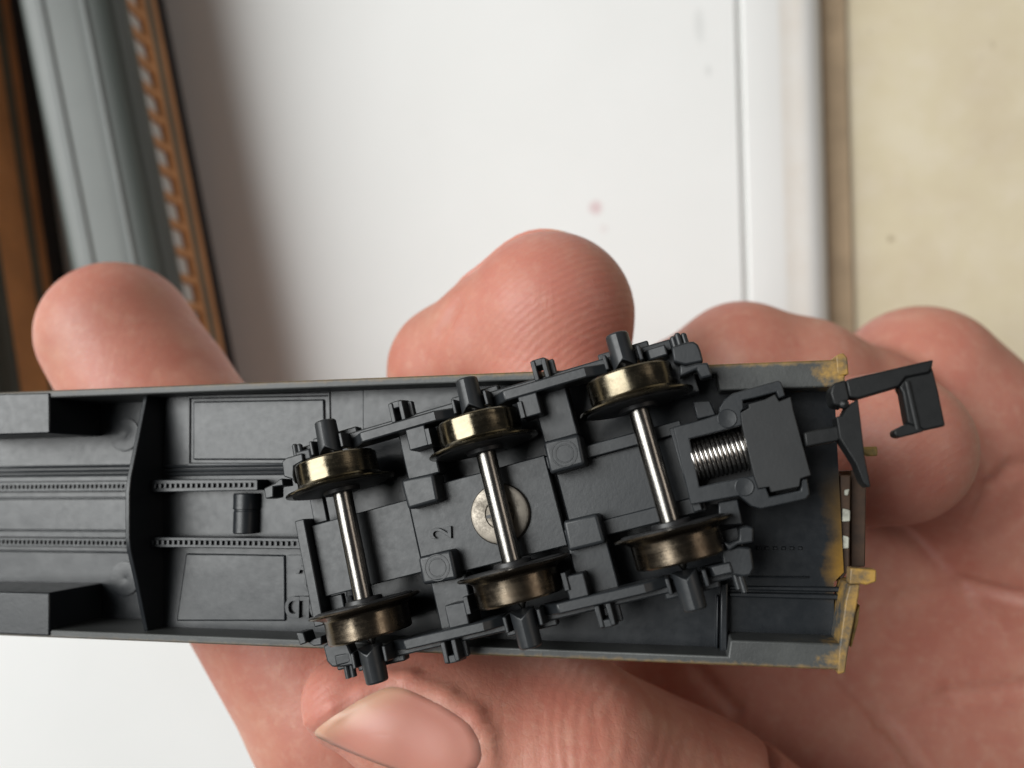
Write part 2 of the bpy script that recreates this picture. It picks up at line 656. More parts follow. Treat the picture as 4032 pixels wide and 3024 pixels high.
# cross rib
top = [(YU - 0.5, -0.9), (5.2, 0.05), (2.5, 0.85), (1.5, 1.0), (-1.6, 1.0), (-2.5, 0.85), (-5.0, 0.05), (YL + 0.5, -0.9)]
sl = 0.055
m = MB()
v = [(XR - 0.32 - y * sl, y, z) for y, z in top] + [(XR - y * sl, y, z - 0.05) for y, z in top]
v += [(XR - 0.32 - y * sl, y, FL) for y, z in top] + [(XR - y * sl, y, FL) for y, z in top]
n = len(top)
f = []
for i in range(n - 1):
    f += [(i, i + 1, n + i + 1, n + i), (n + i, n + i + 1, 3 * n + i + 1, 3 * n + i), (i + 1, i, 2 * n + i, 2 * n + i + 1)]
f += [(0, n, 3 * n, 2 * n), (n - 1, 3 * n - 1, 4 * n - 1, 2 * n - 1)]
m.add(v, f)
m.obj('cross_rib', M_PL, veh, 0.06)


# riveted longitudinal rails
def rail(yc, wdt, x0, x1, fl, nm='rail'):
    r = MB().box(x0, x1, yc - wdt / 2, yc + wdt / 2, fl - 0.1, fl + 0.55, 0.05).obj(nm, M_PL, veh, 0.06)
    m = MB()
    x = x0 + 0.25
    while x < x1 - 0.3:
        m.box(x, x + 0.2, yc - 0.17, yc + 0.17, fl + 0.5, fl + 0.72, 0.03)
        x += 0.40
    tag(m.obj('rivets', M_PL, r, 0), kind='stuff')


rail(1.88, 0.9, -60, XR - 0.45, FL)
rail(-2.48, 0.8, -60, XR - 0.2, FL)
RT = -1.1                   # the rails right of the rib stand on tall webs
for pts, x1 in (([(760, 663), (1530, 660), (1530, 725), (760, 738)], -16.0), ([(760, 1000), (1800, 1008), (1800, 1075), (760, 1062)], -13.5)):
    q = PB('l', pts, RT)
    yc = sum(p[1] for p in q) / 4
    q[0], q[3] = (XR + 0.02, q[0][1]), (XR + 0.02, q[3][1])
    r = MB().prism(q, FR - 0.1, RT).obj('rail', M_PL, veh, 0.06)
    m = MB()
    x = XR + 0.4
    while x < min(q[1][0], q[2][0]) - 0.3:
        t_ = (x - q[0][0]) / (q[1][0] - q[0][0])
        yc = ((q[0][1] + q[3][1]) * (1 - t_) + (q[1][1] + q[2][1]) * t_) / 2
        m.box(x, x + 0.21, yc - 0.17, yc + 0.17, RT - 0.03, RT + 0.2, 0.03)
        x += 0.42
    tag(m.obj('rivets', M_PL, r), kind='stuff')
# pipe bundle beside the upper rail
for y in (3.45, 3.1, 2.78):
    MB().tube([(-60, y, FL + 0.05), (XR - 0.55 , y, FL + 0.05)], 0.13).obj('pipe', M_PL, veh)
for y in (3.3, 3.0, 2.72):
    MB().tube([(XR + 0.1, y, FR + 0.05), (-13.5, y, FR + 0.05)], 0.13).obj('pipe', M_PL, veh)
# long shallow side folds on the left floor
for y, w_ in ((0.95, 0.25), (-1.6, 0.22), (-3.25, 0.2)):
    MB().box(-60, XR - 0.4, y - w_ / 2, y + w_ / 2, FL - 0.05, FL + 0.16, 0.05).obj('floor_fold', M_PL, veh, 0.05)


# raised rectangular covers
def cover(z, pts, h, th, nm, frame=True, parent=veh):
    q = PB(z, pts, h)
    o = MB().prism(q, h - 0.1, h + th).obj(nm, M_FL, parent, 0.12, seg=3)
    if frame:
        loop = [(x, y, h + 0.02) for x, y in q]
        cx = sum(p[0] for p in loop) / 4
        cy = sum(p[1] for p in loop) / 4
        big = [(x + math.copysign(0.34, x - cx), y + math.copysign(0.34, y - cy), h) for x, y, _ in loop]
        MB().tube(big, 0.16, 6, True).obj('cover_border', M_PL, o)
    return o


cover('l', [(1152, 198), (1930, 184), (1940, 545), (1152, 545)], FR, 0.16, 'access_cover')
cover('l', [(1052, 1500), (1110, 1098), (1698, 1108), (1702, 1500)], FR, 0.14, 'access_cover', False)
# neighbouring plates under the bogie
q = PB('r2', [(-260, 300), (1900, 220), (1900, 560), (-260, 900)], FR)
MB().prism(q, FR - 0.1, FR + 0.12).obj('floor_plate', M_FL, veh, 0.1)
# ejector discs
for z, cxy in (('l', (745, 395)), ('l', (745, 1250))):
    c = PB(z, [cxy], FL)[0]
    MB().lathe([(FL - 0.1, 0.0), (FL - 0.1, 1.35), (FL + 0.12, 1.3), (FL + 0.14, 1.2), (FL + 0.02, 0.0)], (c[0], c[1], 0), 'z', 40).obj('moulded_disc', M_PL, veh)
# small cylinder (air tank) lying across between the rails
c = PB('l', [(1450, 865)], FR + 0.5)[0]
prof = [(-1.45, 0.0), (-1.45, 0.9), (-1.38, 0.96), (-0.35, 0.96), (-0.3, 0.88), (-0.22, 0.88), (-0.17, 0.92), (1.3, 0.92), (1.38, 0.84), (1.38, 0.0)]
MB().lathe([(-t, r) for t, r in prof[::-1]], (c[0], c[1], FR + 0.15), 'y', 32).obj('air_tank', M_PL, veh)


def text(body, size, depth, loc, rotz, mat, parent, name, xs=1.0, bold=0.0):
    cu = bpy.data.curves.new(name, 'FONT')
    cu.body = body
    cu.size = size * S
    cu.extrude = depth * S * 1.5
    cu.offset = bold * S
    cu.bevel_depth = 0.02 * S
    cu.align_x, cu.align_y = 'CENTER', 'CENTER'
    cu.resolution_u = 4
    t = bpy.data.objects.new('tmp', cu)
    C.objects.link(t)
    me = bpy.data.meshes.new_from_object(t.evaluated_get(bpy.context.evaluated_depsgraph_get()))
    bpy.data.objects.remove(t)
    me.name = name
    me.materials.clear()
    me.materials.append(mat)
    o = bpy.data.objects.new(name, me)
    C.objects.link(o)
    o.parent = parent
    o.location = [q * S for q in loc]
    o.rotation_euler = (0, 0, rotz)
    o.scale = (xs, 1, 1)
    return o


def tx(ch, pxy, size, xs=1.0, rot=math.pi, h=FR, bold=0.05):
    x, y = PB('t', [pxy], h)[0]
    text(ch, size, 0.14, (x, y, h + 0.1), rot, M_PL, veh, 'embossed_letter', xs, bold)


for k, ch in enumerate('DLONRA'):
    tx(ch, (520 + 235 * k, 1345), 1.95, 0.8)
tx('A', (700, 620), 1.35, 0.85, 0.0)
tx('0', (800, 910), 1.3, 0.7)
MB().prism(PB('t', [(390, 400), (1500, 400), (1500, 1540), (395, 1540)], FR), FR - 0.1, FR + 0.05).obj('name_panel', M_FL, veh, 0.03)

# right-hand end: cross beams, ledges, pockets
MB().prism(PB('rr', [(268, 775), (325, 770), (322, 1312), (262, 1318)], FR + 1.0), FR - 0.1, FR + 1.0).obj('cross_beam', M_PL, veh, 0.1)
MB().prism(PB('rr', [(235, 870), (258, 870), (250, 1290), (228, 1290)], FR + 0.5), FR - 0.1, FR + 0.5).obj('cross_beam_step', M_PL, veh, 0.08)
MB().prism(PB('rr', [(330, 845), (1240, 862), (1240, 905), (330, 880)], FR + 0.35), FR - 0.1, FR + 0.35).obj('long_ledge', M_PL, veh, 0.08)
MB().prism(PB('rr', [(330, 795), (1240, 805), (1240, 845), (330, 826)], FR + 0.2), FR - 0.1, FR + 0.2).obj('long_ledge', M_PL, veh, 0.08)
MB().prism(PB('rr', [(480, 720), (950, 722), (950, 735), (480, 733)], FR + 0.2), FR - 0.1, FR + 0.2).obj('long_ledge', M_PL, veh, 0.05)
m = MB()
for k in range(6):
    x, y = PB('rr', [(560 + 64 * k, 505)], FR + 0.1)[0]
    m.box(x - 0.14, x + 0.14, y - 0.12, y + 0.12, FR - 0.05, FR + 0.2, 0.06)
tag(m.obj('rivets', M_PL, veh), kind='stuff')
# headstock pieces in ochre
HS = [('re', [(300, 838), (388, 832), (372, 958), (292, 1370), (266, 1556), (206, 1570), (214, 1372), (268, 962)], 0.05, -3.3, M_RIM, 'headstock'),
      ('re', [(308, 698), (522, 714), (520, 812), (440, 838), (392, 830), (300, 832)], 0.1, -0.9, M_RIM, 'step_bracket'),
      ('re', [(388, 1000), (372, 1150), (318, 1350), (302, 1342), (350, 1062)], -1.0, -2.0, M_OC, 'headstock_strip'),
      ('rq', [(360, 128), (400, 108), (438, 100), (478, 150), (492, 318), (400, 332), (372, 300)], 0.06, -3.0, M_RIM, 'headstock_corner'),
      ('rq', [(620, 1045), (780, 1040), (784, 1135), (700, 1140), (650, 1105)], -1.2, -2.2, M_OC, 'step_bracket'),
      ('re', [(222, -60), (310, -60), (302, 700), (222, 830)], -2.9, -5.0, M_BRN, 'buffer_beam'),
      ('re', [(310, -100), (440, -100), (430, 690), (310, 690)], -4.2, -8.5, M_BRN, 'end_door'),
      ('re', [(246, 210), (310, 225), (308, 318), (240, 322)], -2.7, -3.2, M_WHT, 'lamp_lens'),
      ('re', [(246, 430), (300, 445), (298, 540), (240, 542)], -2.7, -3.2, M_WHT, 'lamp_lens'),
      ('re', [(262, 60), (305, 50), (290, 110), (262, 105)], -2.7, -3.2, M_WHT, 'lamp_lens')]
for z, pts, h1, h0, mt, nm in HS:
    MB().prism(PB(z, pts, h1), h0, h1).obj(nm, mt, veh, 0.08)

# ================================================================== BOGIE
# main frame
m = MB()
m.box(-13.0, -6.0, -2.72, 2.0, -2.2, -1.25)
m.box(-6.0, 3.4, -3.3, 2.42, -2.2, -1.2)
m.box(3.4, 12.0, 1.5, 2.3, -2.2, -1.22)
m.box(3.4, 12.0, -3.3, -2.35, -2.2, -1.22)
m.box(3.75, 12.0, -2.4, 1.55, -2.4, -1.75)
m.box(3.35, 3.8, -2.4, 1.55, -2.9, -2.6)
bog = m.obj('bogie', M_BG, veh, 0.07)
tag(bog)
bog.matrix_parent_inverse = Matrix.Identity(4)
bog.matrix_local = MBODY.inverted() @ MBOG


def gp(pts_z, pts, h1, h0, nm, mat=M_BG, bevel=0.08, grow=0.0):
    return MB().prism(PG(pts_z, pts, h1), h0, h1, grow).obj(nm, mat, bog, bevel)


# end rail at the inner end
m = MB()
m.box(-13.75, -13.05, -4.4, 2.5, -2.4, -0.55)
m.obj('end_rail', M_BG, bog, 0.08)
MB().box(-13.0, -12.0, 2.05, 5.2, -2.2, -1.7).obj('end_arm', M_BG, bog, 0.08)
MB().box(-13.0, -12.0, -5.4, -2.75, -2.2, -1.7).obj('end_arm', M_BG, bog, 0.08)
gp('r1', [(140, 1190), (200, 1160), (300, 1115), (360, 1060), (410, 1040), (430, 1150), (280, 1170), (280, 1320), (165, 1345)], -0.2, -1.6, 'end_bracket')
gp('r5', [(45, 965), (145, 960), (190, 1100), (100, 1135)], -0.2, -1.6, 'end_bracket')
gp('r5', [(190, 1090), (380, 1010), (390, 1130), (280, 1145)], -0.6, -1.8, 'end_bracket')
# transverse arms
for s0, s1, t0, t1 in ((-5.6, -3.3, 3.0, 6.3), (3.6, 5.9, 3.0, 6.3), (-5.6, -3.2, -6.5, -3.4), (3.4, 5.9, -6.5, -3.4)):
    MB().box(s0, s1, t0, t1, -2.1, -0.75, 0.05).obj('transverse_arm', M_BG, bog, 0.1)
for q in ([(215, 360), (400, 350), (470, 510), (265, 555)], [(495, 1460), (705, 1420), (760, 1700), (500, 1720)]):
    pts = PG('rk', q, -0.7)
    MB().prism(pts, -2.1, -0.7).obj('transverse_arm', M_BG, bog, 0.08)
MB().box(12.0, 13.6, 3.6, 6.4, -2.1, -1.0).obj('transverse_arm', M_BG, bog, 0.08)
MB().box(12.0, 13.4, -6.6, -4.6, -2.1, -1.0).obj('transverse_arm', M_BG, bog, 0.08)
# square lugs
for z, pts in (('r8', [(208, 250), (570, 170), (630, 480), (290, 575)]), ('r8', [(400, 1090), (762, 1000), (835, 1330), (450, 1395)]),
               ('ra', [(525, 1192), (842, 1120), (897, 1392), (590, 1478)]), ('r7', [(58, 375), (560, 255), (685, 695), (145, 825)])):
    pts = PG(z, pts, 0.15)
    o = MB().prism(pts, -2.0, 0.15).obj('lug', M_BG, bog, 0.22, seg=4)
    cx, cy = sum(p[0] for p in pts) / 4, sum(p[1] for p in pts) / 4
    if z == 'ra' or pts[0][1] < -0.5 and pts[0][0] < 0:
        for r in (0.78, 0.55):
            MB().tube([(cx + r * math.cos(a), cy + r * math.sin(a), 0.13) for a in np.linspace(0, 2 * math.pi, 28, endpoint=False)], 0.055, 6, True).obj('moulded_ring', M_BG, bog)
# thin strip by the third axle
MB().box(11.25, 11.75, -3.2, 1.9, -1.9, -0.45).obj('cross_strip', M_BG, bog, 0.06)
# pivot screw
m = MB()
m.lathe([(-1.3, 0.0), (-1.3, 1.9), (-1.0, 1.9), (-0.9, 1.83), (-0.86, 1.7), (-0.86, 0.95), (-0.95, 0.9), (-0.95, 0.72), (-0.8, 0.68), (-0.74, 0.55), (-0.74, 0.0)], (-0.22, -0.42, 0), 'z', 56)
m.obj('pivot_screw', M_SC, bog)
MB().box(-1.05, 0.6, -0.52, -0.32, -0.78, -0.72).obj('screw_slot', M_HUB, bog)
# embossed numeral
cx, cy = PG('r8', [(672, 820)], -1.18)[0]
text('2', 2.0, 0.1, (cx, cy, -1.15), math.radians(78), M_BG, bog, 'embossed_numeral', 0.85)
for q in ((640, 480, -1.58, 0.42), (1865, 850, -1.18, 0.32)):
    pass

# ---- side frames
axs = (-9.8, 0.05, 9.8)
for sg in (1, -1):
    tin, tout = (6.05, 6.75) if sg > 0 else (6.3, 6.95)
    m = MB()
    # continuous lower beam
    y0, y1 = sorted((sg * (tout - 0.35), sg * (tout + 0.35)))
    m.box(-12.6, 12.8, y0, y1, -1.6, -0.25)
    y0, y1 = sorted((sg * tin, sg * tout))
    # upper webs between the axle boxes
    for pr in ([(-8.7, -0.35), (-8.2, -0.1), (-7.5, 0.75), (-2.4, 0.75), (-1.5, 0.05), (-1.2, -0.35), (-1.2, -1.2), (-8.7, -1.2)],
               [(1.1, -0.35), (1.4, -0.1), (2.2, 0.75), (7.4, 0.75), (8.3, 0.1), (8.8, -0.35), (8.8, -1.2), (1.1, -1.2)],
               [(10.9, -0.35), (11.3, 0.35), (12.4, 0.45), (12.4, -1.2), (10.9, -1.2)], [(-12.3, 0.4), (-11.3, 0.3), (-10.9, -0.3), (-10.9, -1.2), (-12.3, -1.2)]):
        k = len(pr)
        m.add([(a, y0, h) for a, h in pr] + [(a, y1, h) for a, h in pr],
              [(i, (i + 1) % k, k + (i + 1) % k, k + i) for i in range(k)] + [tuple(range(k))[::-1], tuple(range(k, 2 * k))])
    sf = m.obj('side_frame', M_BG, bog, 0.1)
    # brake hanger tabs and brake shoes
    for s0, s1, b0, b1 in ((-4.5, -3.2, -3.05, -2.78), (3.0, 4.2, 2.6, 2.9)):
        y0, y1 = sorted((sg * (tin - 1.35), sg * (tin + 0.02)))
        MB().box(s0, s1, y0, y1, -0.9, 0.73).obj('brake_hanger', M_BG, bog, 0.08)
        y0, y1 = sorted((sg * 4.7, sg * 5.75))
        bs = -1 if b0 < 0 else 1
        m = MB()
        arc = [(bs * math.sqrt(3.35 ** 2 - h * h) * 0.9, h) for h in np.linspace(-1.2, 0.9, 6)]
        pr = [(a, h) for a, h in arc] + [(a + bs * 0.3, h) for a, h in arc[::-1]]
        n = len(pr)
        m.add([(a, y0, h) for a, h in pr] + [(a, y1, h) for a, h in pr],
              [(i, (i + 1) % n, n + (i + 1) % n, n + i) for i in range(n)] + [tuple(range(n))[::-1], tuple(range(n, 2 * n))])
        m.obj('brake_shoe', M_BG, bog, 0.04)
    # U brackets
    for s in (-4.85, 4.75):
        m = MB()
        a0 = tout - 0.05
        for ds in (-0.55, 0.13):
            y0, y1 = sorted((sg * a0, sg * (a0 + 1.4)))
            m.box(s + ds, s + ds + 0.42, y0, y1, -0.95, 0.5, 0.06)
        y0, y1 = sorted((sg * (a0 + 0.85), sg * (a0 + 1.5)))
        m.box(s - 0.5, s + 0.5, y0, y1, -0.9, 0.4, 0.1)
        m.box(s + 0.46, s + 0.85, min(sg * a0, sg * (a0 + 1.3)), max(sg * a0, sg * (a0 + 1.3)), -0.8, -0.3)
        m.obj('spring_bracket', M_BG, bog, 0.06)
    # axle boxes with a notch where the pin point enters, flanked by thin spring plates
    for s in axs:
        nseg = 20
        v, f = [], []
        r0, r1 = 0.76, 0.70
        for i in range(nseg):
            a = 2 * math.pi * i / nseg
            up = max(0.0, math.sin(a))
            notch = 0.5 * max(0.0, 1 - abs(math.degrees(a) - 90) / 48)
            ca, sa = math.cos(a), math.sin(a)
            v.append((s + r0 * ca, sg * (tin - 0.1 + notch), 0.45 + r0 * sa))
            v.append((s + r1 * ca, sg * (tin + 2.0), 0.42 + r1 * sa))
            v.append((s + 0.9 * r1 * ca, sg * (tin + 2.12), 0.42 + 0.9 * r1 * sa))
        for i in range(nseg):
            j = (i + 1) % nseg
            f += [(3 * i, 3 * i + 1, 3 * j + 1, 3 * j), (3 * i + 1, 3 * i + 2, 3 * j + 2, 3 * j + 1)]
        f.append(tuple(3 * i + 2 for i in range(nseg)))
        f.append(tuple(3 * i for i in range(nseg))[::-1])
        MB().add(v, f).obj('axle_box', M_BG, bog, 0.05, smooth=18)
        for ds in (-1.22, 0.88):
            y0, y1 = sorted((sg * tin, sg * (tin + 1.05)))
            MB().box(s + ds, s + ds + 0.34, y0, y1, -0.6, 0.95, 0.06).obj('spring_plate', M_BG, bog, 0.06)
        y0, y1 = sorted((sg * (tout - 0.2), sg * (tout + 0.7)))
        MB().box(s - 1.5, s + 1.7, y0, y1, -1.3, -0.4).obj('axle_box_yoke', M_BG, bog, 0.1)
# end ears of the side frames
for z, pts, h1, h0 in (('r1', [(400, 800), (470, 745), (560, 720), (700, 675), (715, 790), (580, 870), (575, 1000), (600, 1130), (550, 1060), (430, 1020)], 0.6, -0.7),
                       ('r4', [(530, 430), (600, 400), (760, 350), (850, 345), (915, 390), (950, 470), (995, 640), (730, 690), (560, 640)], 0.3, -0.8),
                       ('r4', [(650, 680), (740, 700), (900, 660), (1060, 650), (1130, 850), (960, 885), (900, 750), (650, 860)], 0.7, -0.6),
                       ('rr', [(270, 520), (410, 490), (500, 500), (525, 660), (500, 715), (440, 725), (300, 700)], 0.3, -0.8),
                       ('rr', [(290, 452), (330, 470), (410, 440), (410, 350), (470, 330), (520, 345), (520, 460), (400, 480), (330, 530)], 0.7, -0.6),
                       ('r5', [(400, 1140), (520, 1080), (700, 1060), (800, 1300), (830, 1390), (640, 1420), (520, 1420), (450, 1350)], 0.3, -0.8)):
    gp(z, pts, h1, h0, 'side_frame_ear', bevel=0.12)
# bolt heads on the ears
for z, c, h in (('r4', (570, 370), 0.1), ('r4', (635, 320), 0.2), ('r4', (725, 320), 0.0), ('r1', (585, 640), 0.3), ('r1', (655, 640), 0.3), ('r5', (700, 1450), 0.0), ('r5', (770, 1430), 0.0), ('rr', (390, 745), 0.0), ('rr', (435, 770), 0.0)):
    x, y = PG(z, [c], h)[0]
    m = MB()
    m.lathe([(-0.6, 0.0), (-0.55, 0.2), (0.35, 0.19), (0.45, 0.1), (0.47, 0.0)], (x, y, h - 0.2), 'y', 12)
    m.obj('bolt', M_BG, bog)

# ---- wheels and axles
whp = [(3.72, 0.0), (3.72, 3.36), (3.75, 3.46), (3.82, 3.5), (3.9, 3.46), (3.97, 3.2), (4.06, 2.9), (4.16, 2.72), (4.26, 2.645), (4.32, 2.635), (5.0, 2.625), (5.56, 2.615), (5.6, 2.6), (5.68, 2.52), (5.7, 2.4), (5.7, 2.1), (5.35, 2.0), (5.35, 0.75), (5.75, 0.6), (5.8, 0.0)]
wm_u = MB().lathe(whp, (0, 0, 0), 'y', 120).mesh('wheel', M_WH, 17)
wm_l = MB().lathe([(-t, r) for t, r in whp], (0, 0, 0), 'y', 120).mesh('wheel', M_WD, 17)
axm = MB().lathe([(-6.3, 0.0), (-6.2, 0.1), (-5.7, 0.35), (-3.4, 0.36), (-3.4, 0.62), (3.4, 0.62), (3.4, 0.36), (5.7, 0.35), (6.2, 0.1), (6.3, 0.0)], (0, 0, 0), 'y', 40).mesh('axle', M_AX, 30)
hubm = MB().lathe([(-3.76, 0.6), (-3.76, 3.1), (-3.66, 3.05), (-3.62, 2.9), (-3.62, 1.2), (-3.4, 1.15), (-3.36, 1.05), (-3.36, 0.6)][::-1], (0, 0, 0), 'y', 32).mesh('wheel_back', M_HUB, 30)  # inner face's shade painted as a black disc around the dark hub collar
for s in axs:
    for me in (wm_u, wm_l, axm, hubm):
        o = bpy.data.objects.new(me.name.split('.')[0], me)
        C.objects.link(o)
        o.parent = bog
        o.location = (s * S, 0, 0)
        o.rotation_euler = (0, random.uniform(0, 6.28), 0)
    o = bpy.data.objects.new('wheel_back', hubm)
    C.objects.link(o)
    o.parent = bog
    o.location = (s * S, 0, 0)
    o.rotation_euler = (0, 0, math.pi)
# ---- coupling pocket
m = MB()
gp('rk', [(0, 640), (250, 575), (500, 500), (502, 430), (560, 340), (650, 272), (900, 200), (1150, 130), (1180, 152), (1225, 300), (1150, 330), (1130, 255), (900, 320), (760, 350), (770, 440), (745, 470), (752, 622), (500, 690), (182, 770),
          (288, 1290), (500, 1240), (882, 1165), (930, 1310), (1012, 1290), (1050, 1400), (1390, 1330), (1402, 1210), (1462, 1200), (1490, 1370), (1450, 1425), (1200, 1480), (950, 1532), (850, 1500), (720, 1390), (192, 1485), (30, 780)], 0.0, -1.7, 'coupling_pocket', bevel=0.07)
gp('rk', [(738, 482), (832, 430), (822, 390), (1000, 340), (1110, 282), (1155, 360), (1282, 310), (1312, 460), (1504, 1165), (1390, 1202), (1378, 1290), (1072, 1350), (1052, 1290), (930, 1310), (880, 1165), (748, 600)], 0.22, -1.6, 'pocket_cover', M_PK, 0.05)
MB().prism(PG('rk', [(-20, 660), (1250, 320), (1500, 1400), (190, 1500)], -2.3), -2.8, -2.3).obj('pocket_floor', M_HUB, bog)
for c, r in (((590, 548), 0.56), ((778, 1290), 0.54)):
    x, y = PG('rk', [c], 0.0)[0]
    m = MB()
    m.lathe([(-0.3, 0.0), (-0.3, r), (0.03, r), (0.06, r - 0.05), (0.05, r - 0.12), (0.035, 0.0)], (x, y, 0), 'z', 32)
    m.obj('moulded_boss', M_BG, bog)
a0, a1 = PG('rk', [(215, 1010), (900, 845)], -0.6)
A0, A1 = Vector((*a0, -1.15)), Vector((*a1, -1.15))
dv = (A1 - A0)
ux = dv.normalized()
uy = Vector((0, 0, 1)).cross(ux)
pts = []
turns = 14
for i in range(turns * 18 + 1):
    a = 2 * math.pi * i / 18
    pts.append(A0 + dv * (i / (turns * 18)) + (uy * math.cos(a) + Vector((0, 0, 1)) * math.sin(a)) * 1.15)
MB().tube(pts, 0.125, 7).obj('coil_spring', M_SP, bog, smooth=80)
# ---- hook coupling
CT = 0.9
cp = [('rq', [(40, 900), (380, 825), (405, 960), (380, 990), (60, 1045)], CT - 0.5, -0.7, 'coupling_shank'),
      ('rq', [(305, 505), (320, 440), (352, 400), (460, 370), (500, 560), (442, 645), (340, 620)], CT, -0.9, 'coupling_head'),
      ('rq', [(460, 373), (540, 350), (1345, 165), (1330, 240), (1300, 300), (1065, 345), (995, 440), (585, 560), (495, 545)], CT - 0.05, -0.3, 'coupling_arm'),
      ('rq', [(995, 440), (1065, 345), (1300, 300), (1330, 240), (1392, 480), (1465, 835), (1360, 855), (1255, 880), (1085, 805), (1030, 500)], CT - 0.2, -0.45, 'coupling_hook'),
      ('rq', [(945, 890), (965, 868), (1085, 806), (1255, 868), (1240, 892), (1012, 950), (958, 936)], CT - 0.1, -0.3, 'coupling_lip'),
      ('rq', [(365, 740), (430, 735), (480, 630), (585, 562), (620, 850), (650, 1130), (712, 1445), (690, 1456), (635, 1400), (560, 1210), (400, 960)], CT, -0.6, 'coupling_blade')]
for z, pts, h1, h0, nm in cp:
    gp(z, pts, h1, h0, nm, M_CP, 0.1)
e0, e1 = PG('rq', [(1085, 385), (1195, 865)], CT)
MB().tube([(*e0, CT - 0.2), (*e1, CT - 0.2)], 0.16, 10).obj('hook_bead', M_CP, bog)
x, y = PG('rq', [(445, 615)], CT)[0]
MB().lathe([(-0.2, 0.0), (-0.2, 0.28), (0.1, 0.24), (0.2, 0.1), (0.22, 0.0)], (x, y, CT), 'z', 16).obj('coupling_pin', M_CP, bog)

# ================================================================== HAND
KP = 1661.0


def P(u, v, d):
    return np.array(((u - 1106) / KP * d, -(v - 829.5) / KP * d, -d))


FING = {
    'index': [(255, 725, 77, 7.3), (330, 850, 76, 7.5), (500, 1110, 71.5, 8.2), (760, 1520, 69, 8.9), (1010, 1900, 69, 10)],
    'middle': [(1000, 1500, 84, 9.0), (985, 1100, 79, 8.0), (985, 800, 70.5, 6.1)],
    'middle_tip': [(985, 800, 70.5, 6.1), (1088, 736, 66.5, 6.05), (1188, 684, 64, 6.75), (1200, 860, 63.5, 6.0)],
    'ring': [(1330, 1150, 84, 7.5), (1480, 870, 82, 6.6), (1600, 806, 79, 7.0), (1730, 838, 79, 6.9), (1880, 905, 81, 7.0), (2060, 1020, 84, 7.5)],
    'pinky': [(1880, 900, 88, 8.2), (1985, 835, 86, 8.6), (2060, 905, 86, 8.7), (2150, 1100, 86, 9.0), (2300, 1350, 88, 12)],
    'ringtip': [(1560, 1040, 76, 6.6), (1760, 985, 69, 6.5), (1925, 968, 65.5, 6.5)],
    'thumb': [(752, 1512, 57, 3.4), (880, 1553, 57, 4.4), (1000, 1592, 57, 5.2), (1250, 1655, 58, 7.3), (1500, 1840, 62, 10), (1750, 2050, 70, 13)],
    'thumb_deep': [(800, 1505, 61, 4.2), (960, 1515, 60, 6.0), (1180, 1590, 62, 7.2), (1500, 1800, 68, 10)],
}
PALM = [((1500, 1500, 98), (2000, 1700, 104), 17, 24), ((1250, 1900, 92), (2100, 1500, 98), 14, 17), ((2150, 1250, 98), (2350, 1600, 100), 15, 18),
        ((1750, 1200, 97), (2150, 1350, 97), 14, 16), ((2000, 1900, 100), (2500, 2100, 110), 24, 27), ((1500, 1250, 97), (1600, 1500, 98), 12, 15)]


def smin(a, b, k):
    h = np.clip(0.5 + 0.5 * (b - a) / k, 0, 1)
    return b + (a - b) * h - k * h * (1 - h)


def cone(p, a, b, ra, rb):
    ab = b - a
    t = np.clip(((p - a) @ ab) / ab.dot(ab), 0, 1).astype(np.float32)
    q = p - (a + t[:, None] * ab).astype(np.float32)
    return np.sqrt((q * q).sum(1)) - (ra + t * (rb - ra))


def chain(p, pts, k):
    d = None
    pp = [P(*q[:3]).astype(np.float32) for q in pts]
    for i in range(len(pts) - 1):
        c = cone(p, pp[i], pp[i + 1], pts[i][3], pts[i + 1][3])
        d = c if d is None else smin(d, c, k)
    return d


FOLDS, GROOVES = [], []


def hand_sdf(p):
    p = p.astype(np.float32)
    palm = None
    for a, b, ra, rb in PALM:
        c = cone(p, P(*a).astype(np.float32), P(*b).astype(np.float32), ra, rb)
        palm = c if palm is None else smin(palm, c, 6.0)
    d = palm
    ix = chain(p, FING['index'], 1.0)
    d = smin(d, ix, 2.0)
    mid = smin(chain(p, FING['middle'], 1.5), chain(p, FING['middle_tip'], 1.0), 0.7)
    d = smin(d, mid, 1.2)
    d = smin(d, chain(p, FING['ring'], 1.5), 1.0)
    d = smin(d, chain(p, FING['pinky'], 1.5), 1.2)
    d = smin(d, chain(p, FING['ringtip'], 1.5), 0.5)
    th = smin(chain(p, FING['thumb'], 1.2), chain(p, FING['thumb_deep'], 1.2), 2.0)
    d = smin(d, th, 0.7)
    for a, b, r in GROOVES:
        d = -smin(-d, cone(p, a, b, r, r), 0.8)
    for a, b, r in FOLDS:
        d = smin(d, cone(p, a, b, r, r), 0.7)
    return d


def hit(u, v, d0=46.0):
    dr = np.array([[(u - 1106) / KP, -(v - 829.5) / KP, -1.0]])
    t = d0
    for _ in range(80):
        t += float(np.clip(hand_sdf(dr * t)[0], -1, 2)) / np.linalg.norm(dr) * 0.8
    return (dr * t)[0]


